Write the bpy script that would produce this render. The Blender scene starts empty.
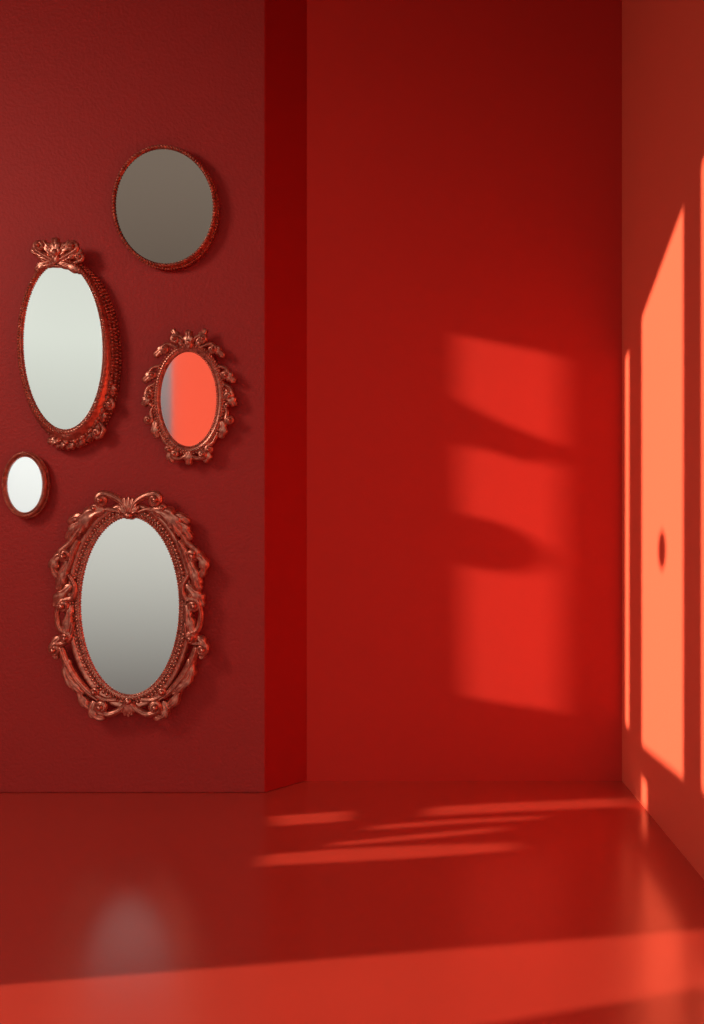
import bpy, math, random
from mathutils import Vector
random.seed(4)
F=900.0; CX=352.0; HY=455.0; H=1.4
DB=F*H/326.0      # back wall depth
DL=F*H/338.0      # mirror wall depth
XR=270.0/F*DB     # right wall
XL=-2.8; ZC=3.6; YF=0.3
sc=bpy.context.scene
sc.view_settings.view_transform='Standard'
sc.view_settings.look='None'

# ---------------------------------------------------------------- materials
def mat_base(name):
    m=bpy.data.materials.new(name); m.use_nodes=True
    nt=m.node_tree; b=nt.nodes['Principled BSDF']
    return m,nt,b
def plaster(name,c1,c2,rough=0.75,bump=0.15,scale=90,spec=0.3,nscale=1.2):
    m,nt,b=mat_base(name)
    tc=nt.nodes.new('ShaderNodeTexCoord')
    n1=nt.nodes.new('ShaderNodeTexNoise'); n1.inputs['Scale'].default_value=nscale; n1.inputs['Detail'].default_value=5
    mx=nt.nodes.new('ShaderNodeMix'); mx.data_type='RGBA'
    mx.inputs[6].default_value=(*c1,1); mx.inputs[7].default_value=(*c2,1)
    n2=nt.nodes.new('ShaderNodeTexNoise'); n2.inputs['Scale'].default_value=scale; n2.inputs['Detail'].default_value=6
    bp=nt.nodes.new('ShaderNodeBump'); bp.inputs['Strength'].default_value=bump; bp.inputs['Distance'].default_value=0.01
    nt.links.new(tc.outputs['Object'],n1.inputs['Vector']); nt.links.new(tc.outputs['Object'],n2.inputs['Vector'])
    nt.links.new(n1.outputs['Fac'],mx.inputs[0]); nt.links.new(mx.outputs[2],b.inputs['Base Color'])
    nt.links.new(n2.outputs['Fac'],bp.inputs['Height']); nt.links.new(bp.outputs['Normal'],b.inputs['Normal'])
    b.inputs['Roughness'].default_value=rough
    b.inputs['Specular IOR Level'].default_value=spec
    return m
M_left=plaster('red_plaster_textured',(0.32,0.020,0.015),(0.37,0.024,0.018),0.65,0.35,80,0.25)
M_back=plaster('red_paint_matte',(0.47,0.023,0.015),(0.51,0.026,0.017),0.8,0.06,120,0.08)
M_dark=plaster('red_reveal_shade',(0.38,0.009,0.006),(0.40,0.010,0.007),0.8,0.06,120,0.1)  # darker red stands in for shade on the angled face
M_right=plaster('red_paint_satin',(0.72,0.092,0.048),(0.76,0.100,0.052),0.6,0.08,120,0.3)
M_ceil=plaster('red_paint_ceiling',(0.25,0.01,0.01),(0.28,0.012,0.01),0.8,0.05,100,0.2)
M_side=plaster('plaster_side',(0.40,0.04,0.03),(0.44,0.05,0.04),0.8,0.05,100,0.2)
M_floor=plaster('red_polished_concrete',(0.42,0.036,0.021),(0.48,0.042,0.025),0.22,0.02,45,0.5,2.0)
M_floor.node_tree.nodes['Principled BSDF'].inputs['IOR'].default_value=2.6

def copper():
    m,nt,b=mat_base('aged_copper')
    tc=nt.nodes.new('ShaderNodeTexCoord')
    n=nt.nodes.new('ShaderNodeTexNoise'); n.inputs['Scale'].default_value=60; n.inputs['Detail'].default_value=5
    cr=nt.nodes.new('ShaderNodeValToRGB')
    cr.color_ramp.elements[0].position=0.3; cr.color_ramp.elements[0].color=(0.36,0.095,0.065,1)
    cr.color_ramp.elements[1].position=0.7; cr.color_ramp.elements[1].color=(0.76,0.28,0.18,1)
    bp=nt.nodes.new('ShaderNodeBump'); bp.inputs['Strength'].default_value=0.25; bp.inputs['Distance'].default_value=0.003
    nt.links.new(tc.outputs['Object'],n.inputs['Vector']); nt.links.new(n.outputs['Fac'],cr.inputs[0])
    nt.links.new(cr.outputs[0],b.inputs['Base Color']); nt.links.new(n.outputs['Fac'],bp.inputs['Height'])
    nt.links.new(bp.outputs['Normal'],b.inputs['Normal'])
    b.inputs['Metallic'].default_value=0.8; b.inputs['Roughness'].default_value=0.30
    return m
M_cop=copper()
def mirror_mat(name,tint,off,rough=0.06):
    m=bpy.data.materials.new(name); m.use_nodes=True; nt=m.node_tree
    nt.nodes.remove(nt.nodes['Principled BSDF'])
    out=nt.nodes['Material Output']
    g=nt.nodes.new('ShaderNodeBsdfGlossy'); g.inputs['Color'].default_value=(*tint,1); g.inputs['Roughness'].default_value=rough
    geo=nt.nodes.new('ShaderNodeNewGeometry')
    ad=nt.nodes.new('ShaderNodeVectorMath'); ad.operation='ADD'; ad.inputs[1].default_value=off
    no=nt.nodes.new('ShaderNodeVectorMath'); no.operation='NORMALIZE'
    nt.links.new(geo.outputs['Normal'],ad.inputs[0]); nt.links.new(ad.outputs[0],no.inputs[0])
    nt.links.new(no.outputs[0],g.inputs['Normal']); nt.links.new(g.outputs[0],out.inputs['Surface'])
    return m

# ---------------------------------------------------------------- room shell
def mesh_obj(name,verts,faces,mat,smooth=False,coll=None):
    me=bpy.data.meshes.new(name); me.from_pydata(verts,[],faces); me.update()
    if smooth:
        for p in me.polygons: p.use_smooth=True
    me.materials.append(mat)
    o=bpy.data.objects.new(name,me); sc.collection.objects.link(o); return o
def box(name,x0,x1,y0,y1,z0,z1,mat):
    v=[(x0,y0,z0),(x1,y0,z0),(x1,y1,z0),(x0,y1,z0),(x0,y0,z1),(x1,y0,z1),(x1,y1,z1),(x0,y1,z1)]
    f=[(0,3,2,1),(4,5,6,7),(0,1,5,4),(1,2,6,5),(2,3,7,6),(3,0,4,7)]
    return mesh_obj(name,v,f,mat)
YR=0.60
box('floor',XL-0.1,XR+0.1,-0.3,DB+0.12,-0.1,0,M_floor)
box('wall_back',-0.6,XR+0.1,DB,DB+0.12,0,ZC,M_back)
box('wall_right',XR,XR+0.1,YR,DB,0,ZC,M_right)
box('ceiling',XL-0.1,XR+0.1,0.2,DB+0.12,ZC,ZC+0.1,M_ceil)
xe=(265-CX)/F*DL; xs=(307-CX)/F*DB
def prism(name,pts,z0,z1,mat):
    n=len(pts)
    v=[(x,y,z0) for x,y in pts]+[(x,y,z1) for x,y in pts]
    f=[tuple(range(n))[::-1],tuple(range(n,2*n))]+[(i,(i+1)%n,(i+1)%n+n,i+n) for i in range(n)]
    return mesh_obj(name,v,f,mat)
wl=prism('wall_mirror_side',[(XL,DL),(xe,DL),(xs,DB),(xs,DB+0.1),(XL,DB+0.1)],0,ZC,M_left)
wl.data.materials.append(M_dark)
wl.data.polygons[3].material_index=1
bv=wl.modifiers.new('b','BEVEL'); bv.width=0.006; bv.segments=3; bv.limit_method='ANGLE'; bv.angle_limit=0.4

# gobo wall added out of view: openings shaped along sun direction into light patches
S=Vector((0.935,0.225,-0.255)).normalized()
def trace(p):
    t=(p[0]-XL)/S.x
    return (p[1]-S.y*t, p[2]-S.z*t)
def onback(px,py): return ((px-CX)/F*DB,DB,H+(HY-py)/F*DB)
def onright(px,py):
    d=XR*F/(px-CX); return (XR,d,H+(HY-py)/F*d)
def onfloor(px,py):
    d=F*H/(py-HY); return ((px-CX)/F*d,d,0)
holes=[]
def hole(fn,pts): holes.append([trace(fn(*p)) for p in pts])
hole(onback,[(457,335),(562,356),(562,446),(540,438),(505,424),(478,411),(457,397)])
hole(onback,[(459,450),(480,447),(505,456),(535,464),(562,461),(562,712),(464,697),(462,565),(480,570),(510,573),(535,572),(550,563),(546,548),(520,531),(495,521),(475,516),(461,517)])
hole(onright,[(642,318),(683,208),(683,778),(642,745)])
holes.append([trace(onright(662+4*math.cos(a),550+20*math.sin(a))) for a in [i*math.pi/8 for i in range(16)]])  # solid oval left inside the opening to shadow the light patch
hole(onright,[(625.5,357),(629,352),(629,728),(625.5,724)])
hole(onright,[(641.5,777),(647,783),(647,810),(641.5,804)])
hole(onright,[(702,165),(716,130),(716,808),(702,790)])
hole(onfloor,[(260,866),(262,855),(340,849),(430,845),(510,843),(518,850),(430,857),(340,862)])
hole(onfloor,[(330,843),(420,834),(500,827),(500,831),(420,839),(335,846)])
hole(onfloor,[(272,816),(350,811),(348,821),(275,826)])
hole(onfloor,[(430,807),(500,803),(625,798),(638,806),(500,812),(425,816)])
hole(onfloor,[(370,826),(450,820),(540,816),(540,819),(450,824),(372,830)])
hole(onfloor,[(-60,990),(352,957),(720,928),(720,985),(480,1026),(300,1060),(-60,1060)])
cu=bpy.data.curves.new('gobo_wall_left','CURVE'); cu.dimensions='2D'; cu.fill_mode='BOTH'; cu.extrude=0.005
def addsp(pts):
    s=cu.splines.new('POLY'); s.points.add(len(pts)-1)
    for i,(y,z) in enumerate(pts): s.points[i].co=(y,z,0,1)
    s.use_cyclic_u=True
addsp([(YF,0.0),(DL,0.0),(DL,ZC),(YF,ZC)])
for h in holes: addsp(h)
o=bpy.data.objects.new('gobo_wall_left_tmp',cu); sc.collection.objects.link(o)
bpy.context.view_layer.update()
dg=bpy.context.evaluated_depsgraph_get()
me=bpy.data.meshes.new_from_object(o.evaluated_get(dg))
bpy.data.objects.remove(o)
wo=bpy.data.objects.new('gobo_wall_left',me); sc.collection.objects.link(wo)
me.materials.clear(); me.materials.append(M_side)
for v in me.vertices:
    y,z,w=v.co; v.co=(XL+w,y,z)

# ---------------------------------------------------------------- ornament builder (units: px at mirror plane; u right, v DOWN like the photo, w out of wall)
class B:
    def __init__(s): s.v=[]; s.f=[]
    def tube(s,path,rad,seg=10,flat=1.0,closed=False):
        n=len(path); b0=len(s.v)
        for i,p in enumerate(path):
            if closed: a=path[i-1]; c=path[(i+1)%n]
            else: a=path[max(i-1,0)]; c=path[min(i+1,n-1)]
            tx,ty=c[0]-a[0],c[1]-a[1]; l=math.hypot(tx,ty) or 1e-6
            nx,ny=-ty/l,tx/l
            r=rad(i/(n-1)) if callable(rad) else rad
            for k in range(seg):
                t=2*math.pi*k/seg
                s.v.append((p[0]+nx*r*math.cos(t),p[1]+ny*r*math.cos(t),p[2]+r*flat*math.sin(t)))
        m=n if closed else n-1
        for i in range(m):
            for k in range(seg):
                a=b0+i*seg+k; b=b0+i*seg+(k+1)%seg; j=(i+1)%n
                s.f.append((a,b,b0+j*seg+(k+1)%seg,b0+j*seg+k))
        if not closed:
            s.f.append(tuple(b0+k for k in range(seg))[::-1]); s.f.append(tuple(b0+(n-1)*seg+k for k in range(seg)))
    def ell(s,c,ru,rv,rw,rot=0,seg=10,rings=6):
        b0=len(s.v); cr,sr=math.cos(rot),math.sin(rot)
        for i in range(rings+1):
            ph=math.pi*i/rings
            for k in range(seg):
                t=2*math.pi*k/seg
                x=ru*math.sin(ph)*math.cos(t); y=rv*math.sin(ph)*math.sin(t); z=rw*math.cos(ph)
                s.v.append((c[0]+x*cr-y*sr,c[1]+x*sr+y*cr,c[2]+z))
        for i in range(rings):
            for k in range(seg):
                s.f.append((b0+i*seg+k,b0+i*seg+(k+1)%seg,b0+(i+1)*seg+(k+1)%seg,b0+(i+1)*seg+k))
    def loft(s,rings):   # rings: list of (cx,cy,ru,rv,w,rot)
        n=96; b0=len(s.v)
        for (cx,cy,ru,rv,w,rot) in rings:
            cr,sr=math.cos(rot),math.sin(rot)
            for k in range(n):
                t=2*math.pi*k/n; x=ru*math.cos(t); y=rv*math.sin(t)
                s.v.append((cx+x*cr-y*sr,cy+x*sr+y*cr,w))
        for i in range(len(rings)-1):
            for k in range(n):
                s.f.append((b0+i*n+k,b0+i*n+(k+1)%n,b0+(i+1)*n+(k+1)%n,b0+(i+1)*n+k))
    def beads(s,cx,cy,ru,rv,w,rot,r,num,slant=None,a0=0,a1=2*math.pi):
        cr,sr=math.cos(rot),math.sin(rot)
        M=720; pts=[]; L=[0]
        for i in range(M+1):
            t=a0+(a1-a0)*i/M; x=ru*math.cos(t); y=rv*math.sin(t); pts.append((cx+x*cr-y*sr,cy+x*sr+y*cr))
            if i: L.append(L[-1]+math.hypot(pts[i][0]-pts[i-1][0],pts[i][1]-pts[i-1][1]))
        j=0
        for q in range(num):
            tgt=L[-1]*q/num
            while L[j+1]<tgt: j+=1
            p=pts[j]; n2=pts[min(j+1,M)]; ang=math.atan2(n2[1]-p[1],n2[0]-p[0])
            if slant is None: s.ell((p[0],p[1],w),r,r,r,0,8,5)
            else: s.ell((p[0],p[1],w),r*slant[0],r*slant[1],r,ang+slant[2],8,5)
    def leaf(s,ctrl,W,h,w0,lobes=4,mir=None):
        W*=1.12; h*=1.25
        pts=cr_path(ctrl,28); n=len(pts); b0=len(s.v); C=11
        for i,p in enumerate(pts):
            t=i/(n-1); a=pts[max(i-1,0)]; c=pts[min(i+1,n-1)]
            tx,ty=c[0]-a[0],c[1]-a[1]; l=math.hypot(tx,ty) or 1e-6; nx,ny=-ty/l,tx/l
            env=(math.sin(math.pi*min(1,(0.12+0.88*t))))**0.6 if t<0.999 else 0.02
            wd=W*env*(0.78+0.32*abs(math.sin(lobes*math.pi*t)))
            for k in range(C):
                u=-1+2*k/(C-1)
                z=w0+h*env*(1-u*u)**0.5 - 0.25*h*math.exp(-(u/0.15)**2)*env + 0.12*h*math.cos(abs(u)*9-t*14)*env
                if abs(u)==1: z=w0-h*0.4
                sh=abs(u)*wd*0.35
                s.v.append((p[0]+nx*u*wd+tx/l*sh,p[1]+ny*u*wd+ty/l*sh,z))
        for i in range(n-1):
            for k in range(C-1):
                a=b0+i*C+k; s.f.append((a,a+1,a+C+1,a+C))
def cr_path(c,n=24):
    P=[c[0]]+list(c)+[c[-1]]; out=[]; m=len(c)-1
    per=max(3,n//m)
    for i in range(m):
        p0,p1,p2,p3=P[i],P[i+1],P[i+2],P[i+3]
        for k in range(per):
            t=k/per
            out.append(tuple(0.5*((2*p1[j])+(-p0[j]+p2[j])*t+(2*p0[j]-5*p1[j]+4*p2[j]-p3[j])*t*t+(-p0[j]+3*p1[j]-3*p2[j]+p3[j])*t**3) for j in range(2)))
    out.append(tuple(c[-1][:2])); return out
def volute(pts,r0,hand,turns=1.35):
    a,b=pts[-2],pts[-1]; ang=math.atan2(b[1]-a[1],b[0]-a[0]); x,y=b; out=list(pts)
    N=int(34*turns); 
    for i in range(N):
        t=i/N; r=r0*(1-0.78*t); da=2*math.pi*turns/N
        x+=math.cos(ang)*r*da; y+=math.sin(ang)*r*da; ang+=hand*da
        out.append((x,y))
    return out
def scroll(b,ctrl,r,w,vr=None,hand=1,mirx=None,turns=1.35,flat=1.0,start=0.55):
    r*=1.12
    P=cr_path(ctrl,20)
    if vr: P=volute(P,vr,hand,turns)
    for m in ([False] if mirx is None else [False,True]):
        Q=[((2*mirx-p[0]) if m else p[0],p[1]) for p in P]
        n=len(Q)
        Q3=[(q[0],q[1],w+(1.5*r*(i/n)**2 if vr else 0)) for i,q in enumerate(Q)]
        b.tube(Q3,lambda t:r*(start+(1-start)*math.sin(math.pi*min(1,t*1.0))**0.7)*(1-0.35*t),10,flat)
        b.tube([(q[0],q[1],q[2]+r*0.75) for q in Q3],lambda t:r*0.28*(1-0.4*t),6)
        if vr: b.ell((Q[-1][0],Q[-1][1],w+1.5*r),r*0.85,r*0.85,r*0.95)
def leafm(b,ctrl,W,h,w,mirx=None,lobes=4):
    b.leaf(ctrl,W,h,w,lobes)
    if mirx is not None: b.leaf([(2*mirx-x,y) for x,y in ctrl],W,h,w,lobes)

def finish(name,b,cx,cy,depth,glass,mat,backring,dx=0,dy=0):
    """depth = front plane distance from the wall in metres"""
    s=(DL-depth)/F
    root=bpy.data.objects.new(name,None); sc.collection.objects.link(root)
    root.location=((cx+dx-CX)*s,DL,H+(HY-cy-dy)*s); root.empty_display_size=0.1
    def conv(p): return ((p[0]-cx)*s,-p[2]*s,-(p[1]-cy)*s)
    fr=mesh_obj(name+'_frame',[conv(p) for p in b.v],b.f,M_cop,True); fr.parent=root
    gx,gy,gu,gv,gw,rot=glass; n=96
    cr,sr=math.cos(rot),math.sin(rot)
    gp=[(gx+gu*math.cos(t)*cr-gv*math.sin(t)*sr,gy+gu*math.cos(t)*sr+gv*math.sin(t)*cr,gw) for t in [2*math.pi*k/n for k in range(n)]]
    g=mesh_obj(name+'_glass',[conv(p) for p in gp],[tuple(range(n))],mat); g.parent=root
    if g.data.polygons[0].normal.y>0: g.data.flip_normals()
    return root
def wpx(m): return m/((DL-0.05)/F)   # metres -> px units

# ---- round mirror (top)
b=B(); d=0.05; W=wpx(d); r=math.radians(-6)
b.loft([(168.5,210,49,57,0,r),(168.5,210,50.5,59,2,r),(166.8,208.5,51.8,60.6,W*0.6,r),(165,207,51.5,60.5,W-1,r),(165,207,51,60,W+1.2,r),(165,207,49.5,58.3,W+1.2,r),(165,207,48.6,57.2,W-1.5,r)])
b.beads(165,207,50.4,59.4,W+1.2,r,1.9,110,(1.3,0.75,0.7))
b.beads(166.3,208.2,52,60.8,W*0.65,r,1.5,130)
finish('round_wall_mirror',b,165,207,d,(165,207,49,57.6,W-1.2,r),mirror_mat('smoked_mirror',(0.20,0.150,0.120),(0,0,-0.07),0.12),None,-1,-1)

# ---- small oval mirror
b=B(); d=0.045; W=wpx(d)
b.loft([(28.5,486,20,30,0,0),(28,486,21,31,W*0.3,0),(26.8,485.5,22,32.5,W*0.8,0),(26,485,22.5,33,W,0),(26,485,21.5,32,W+2,0),(26,485,19.5,30,W+1,0),(26,485,18,28,W-1.5,0)])
b.beads(26,485,20.8,31.2,W+2,0,1.25,72)
b.beads(26,485,18.6,28.6,W+0.6,0,0.9,80)
b.beads(27,485.7,22.4,32.8,W*0.7,0,1.2,76)
finish('oval_wall_mirror',b,26,485,d,(26,485,18.4,28.4,W-1,0),mirror_mat('clear_mirror',(1,1,1),(0,0,0.10)),None,-1.6,-0.5)

# ---- tall oval mirror with crest
b=B(); d=0.085; W=wpx(d); r=math.radians(-2)
b.loft([(76,353,42,88,0,r),(75,353,44,91,2,r),(71,352,45.5,92,W*0.4,r),(66,350,46.5,91,W*0.85,r),(65,347,45.5,88.5,W,r),(65,346.5,44,87,W+2,r),(65,346,41.5,85,W+1,r),(65,346,39.5,83,W-1.5,r)])
b.beads(65,346.4,43.3,86.6,W+2.2,r,1.6,140,(1.4,0.7,0.7))
b.beads(65,346,40.6,84,W+0.8,r,0.9,170)
b.beads(67,350,46.8,91.5,W*0.8,r,1.5,130)
b.beads(69.5,352,46.8,92.2,W*0.55,r,2.0,120,(0.8,1.3,0.2))
b.beads(73,353,45.8,92,W*0.28,r,1.5,120)
for sx in (1,-1):
    c=59
    f=lambda x:c+sx*(x-62)
    scroll(b,[(f(62),262),(f(70),258),(f(80),252)],3.3,W+1,5,-sx)
    if sx==1: scroll(b,[(57,266),(70,265),(82,261)],2.4,W-1,4,-1)
    else: scroll(b,[(57,266),(47,262),(38,253)],2.6,W-1,3.8,1)
    b.leaf([(f(64),258),(f(71),248),(f(77),241)],4.5,3,W+1,3)
    b.leaf([(f(62),262),(44 if sx==-1 else 76,266 if sx==-1 else 268),(38 if sx==-1 else 84,272)],4,3,W,3)
    b.leaf([(f(66),262),(f(76),256),(f(88),250)],4,3,W,3)
b.leaf([(59,264),(59,250),(58,238)],6,4,W+2,4)
b.ell((59,254,W+6),3.4,4.4,3); b.ell((52,248,W+2),3.8,3.2,3); b.ell((67,248,W+2),3.8,3.2,3); b.ell((45,256,W+1),3,3,3); b.ell((74,257,W+1),3,3,3)
for a in [20,30,40,50,60,70,80,90,100]:
    t=math.radians(a); x=67+47*math.cos(t); y=351+91*math.sin(t)
    tx,ty=-48*math.sin(t),92*math.cos(t); l=math.hypot(tx,ty); tx/=l; ty/=l; nx,ny=ty,-tx
    b.leaf([(x,y),(x+nx*2+tx*5,y+ny*2+ty*5),(x+nx*4+tx*12,y+ny*4+ty*12)],4.5,3.5,W*0.5,3)
    b.ell((x+nx*0.5,y+ny*0.5,W*0.75),2.8,2.8,3)
scroll(b,[(103,405),(110,398),(113,402)],2.6,W*0.6,4,1)
scroll(b,[(98,420),(104,428),(102,434)],2.8,W*0.6,4.5,1)
scroll(b,[(86,436),(76,441),(66,440)],3.0,W*0.6,4,1)
scroll(b,[(72,432),(60,436),(52,433)],2.4,W*0.6,3,1)
finish('crested_oval_wall_mirror',b,65,346,d,(65,346,40,83.6,W-1.2,r),mirror_mat('pale_mirror',(0.76,0.78,0.73),(0,0,0.03)),None,-2.5,0)

# ---- small ornate mirror
b=B(); d=0.05; W=wpx(d); c=189; cy=399
b.loft([(c+2,cy+1,31,50,0,0),(c+1,cy,36,56,W*0.5,0),(c,cy,36.5,56,W*0.8,0),(c,cy,34,53.5,W+2,0),(c,cy,31,50.5,W+1.5,0),(c,cy,28,47,W-1.5,0)])
b.beads(c,cy,32.6,52,W+2.4,0,1.3,100); b.beads(c,cy,29,48,W+0.4,0,0.9,110); b.beads(c,cy,35.5,55,W+1,0,1.6,90,(1.3,0.7,0.7))
mx=c
scroll(b,[(189,345),(182,338),(178,336)],2.6,W+1,4,-1,mx)
scroll(b,[(178,348),(168,344),(164,346)],2.4,W+1,3.6,-1,mx)
b.leaf([(189,350),(189,340),(189,330)],5,3.5,W+2,3); b.ell((189,343,W+5),2.5,3,2.5)
leafm(b,[(182,346),(176,336),(172,329)],4,2.5,W,mx,3)
leafm(b,[(170,350),(162,350),(154,357)],4.2,2.5,W,mx,3)
scroll(b,[(160,366),(153,368),(150,372)],2.4,W,3.6,-1,mx)
leafm(b,[(158,374),(150,376),(143,382)],4.6,2.6,W,mx,3)
scroll(b,[(155,384),(148,388),(146,394)],2.5,W,3.8,-1,mx)
leafm(b,[(154,395),(147,400),(143,406)],4.4,2.6,W,mx,3)
scroll(b,[(154,405),(151,412),(152,418)],2.4,W,3.8,1,mx)
leafm(b,[(156,420),(155,430),(158,438)],4.2,2.5,W,mx,3)
scroll(b,[(160,432),(165,442),(170,446)],2.4,W,3.4,1,mx)
scroll(b,[(189,453),(182,458),(176,458)],2.5,W+1,3.6,1,mx)
leafm(b,[(172,448),(170,456),(174,462)],3.8,2.4,W,mx,3)
b.leaf([(189,450),(189,457),(189,465)],4.5,3,W+1,3)
for s2 in (-1,1):
    for dy in (-14,0,14): b.ell((c+s2*38,cy+dy-8,W+1),2.4,3,2.4)
finish('ornate_wall_mirror.001',b,c,cy,d,(c,cy,28.5,47.5,W-1,0),mirror_mat('coral_mirror',(0.42,0.34,0.34),(0.393,0,0.0),0.06),None)

# ---- large ornate mirror
b=B(); d=0.06; W=wpx(d); c=130; cy=606
b.loft([(c+2,cy,58,98,0,0),(c+1,cy,63,103,W*0.5,0),(c,cy,64,104.5,W*0.75,0),(c,cy,63,103,W+1.5,0),(c,cy,60.5,100.5,W+2.5,0),(c,cy,58.5,98,W,0),(c,cy,55,94.5,W-0.8,0),(c,cy,51,90.5,W+0.8,0),(c,cy,49,88.5,W-2,0)])
b.beads(c,cy,56.6,96.2,W+0.6,0,1.9,120); b.beads(c,cy,53.2,92.8,W+0.6,0,1.5,140,(1.5,0.7,0.7)); b.beads(c,cy,50.2,89.6,W+0.6,0,1.1,170)
mx=c
w=W+2
scroll(b,[(129,514),(124,503),(114,496),(106,494)],4.0,w+1,5.6,-1,mx)
scroll(b,[(122,512),(110,509),(98,511)],2.8,w,3.2,1,mx)
for k in range(-3,4):
    a=math.radians(-90+k*22); b.leaf([(130,514),(130+7*math.cos(a),513+8*math.sin(a)),(130+12*math.cos(a),512+16*math.sin(a))],2.6,2.5,w+2,1)
b.ell((130,515,w+4),5,4,4)
leafm(b,[(106,509),(92,514),(82,526),(77,536)],7.5,5,w,mx,5)
leafm(b,[(98,514),(88,518),(76,518),(70,524)],4.8,3.5,w,mx,3)
leafm(b,[(90,522),(80,524),(72,532),(68,540)],4.8,3.5,w,mx,3)
scroll(b,[(92,520),(80,530),(72,542),(64,549)],3.6,w,6,-1,mx)
scroll(b,[(80,540),(74,552),(70,566),(66,576)],4.4,w,None,1,mx)
leafm(b,[(66,552),(58,558),(55,568),(60,578)],5,4,w,mx,3)
leafm(b,[(72,556),(66,570),(62,582),(59,590)],5.4,4,w,mx,4)
scroll(b,[(70,574),(76,586),(74,597),(66,599)],3.6,w,5.5,-1,mx)
leafm(b,[(73,584),(65,592),(59,598),(56,607)],5,4,w,mx,4)
scroll(b,[(60,604),(58,616),(61,628),(68,632)],3.8,w,4.5,1,mx)
leafm(b,[(71,604),(70,618),(66,632),(61,640)],5.2,4,w,mx,4)
scroll(b,[(74,622),(72,634),(66,642),(58,643)],3.4,w,5.4,-1,mx)
leafm(b,[(62,636),(56,642),(55,650),(59,659)],4.6,3.6,w,mx,3)
scroll(b,[(62,646),(67,660),(76,676),(88,690),(100,699)],4.8,w,None,1,mx)
leafm(b,[(70,658),(68,668),(72,680),(80,689)],5.4,4,w,mx,4)
leafm(b,[(66,664),(70,678),(80,688),(86,694)],4.4,4,w+1,mx,4)
leafm(b,[(84,684),(82,694),(88,704),(94,706)],4.6,3.6,w,mx,3)
scroll(b,[(129,701),(121,709),(111,713),(103,711)],3.8,w+1,5.2,1,mx)
leafm(b,[(96,700),(93,708),(97,715),(106,718)],4.6,3.6,w,mx,3)
scroll(b,[(118,699),(106,699),(96,694)],3.0,w,3.0,1,mx)
for k in range(-2,3):
    a=math.radians(90+k*24); b.leaf([(130,699),(130+5*math.cos(a),701+6*math.sin(a)),(130+9*math.cos(a),702+14*math.sin(a))],2.6,2.5,w+2,1)
b.ell((130,700,w+4),4,3.5,3.5)
finish('ornate_wall_mirror',b,c,cy,d,(c,cy,49.5,89,W-1.6,0),mirror_mat('silver_mirror',(0.76,0.75,0.71),(0,0,0.10),0.10),None,-0.5,0)

# ---------------------------------------------------------------- light
sun=bpy.data.lights.new('sun','SUN'); sun.energy=9.0; sun.angle=math.radians(0.65); sun.color=(1,0.90,0.68)
so=bpy.data.objects.new('sun',sun); sc.collection.objects.link(so)
so.rotation_euler=S.to_track_quat('-Z','Y').to_euler(); so.location=(-5,1,4)
ar=bpy.data.lights.new('added_soft_key','AREA'); ar.energy=27; ar.size=0.6; ar.color=(1,0.9,0.80)  # added unseen area light: soft key from the left for mirror shadows
ao=bpy.data.objects.new('added_soft_key',ar); sc.collection.objects.link(ao)
ao.location=(-2.5,1.7,2.7); ao.rotation_euler=(Vector((-0.9,DL,1.0))-ao.location).to_track_quat('-Z','Y').to_euler()

wd=bpy.data.worlds.new('World'); sc.world=wd; wd.use_nodes=True; nt=wd.node_tree
bg=nt.nodes['Background']; tc=nt.nodes.new('ShaderNodeTexCoord'); sx=nt.nodes.new('ShaderNodeSeparateXYZ')
mr=nt.nodes.new('ShaderNodeMapRange'); mr.inputs['From Min'].default_value=-0.1; mr.inputs['From Max'].default_value=0.9
cr=nt.nodes.new('ShaderNodeValToRGB'); E=cr.color_ramp.elements
E[0].position=0.02; E[0].color=(0.16,0.14,0.13,1)
E[1].position=1.0; E[1].color=(0.45,0.44,0.42,1)
e=E.new(0.17); e.color=(0.72,0.72,0.68,1)
e=E.new(0.28); e.color=(0.98,1.0,0.95,1)
e=E.new(0.50); e.color=(0.84,0.84,0.80,1)
nt.links.new(tc.outputs['Generated'],sx.inputs[0]); nt.links.new(sx.outputs['Z'],mr.inputs['Value']); nt.links.new(mr.outputs[0],cr.inputs[0]); nt.links.new(cr.outputs[0],bg.inputs['Color'])
bg.inputs['Strength'].default_value=0.95

cam=bpy.data.cameras.new('camera'); co=bpy.data.objects.new('camera',cam); sc.collection.objects.link(co)
co.location=(0,0,H); co.rotation_euler=(math.pi/2,0,0)
cam.sensor_width=36; cam.lens=F/1024*36; cam.shift_y=-57/1024; cam.clip_start=0.05
sc.camera=co
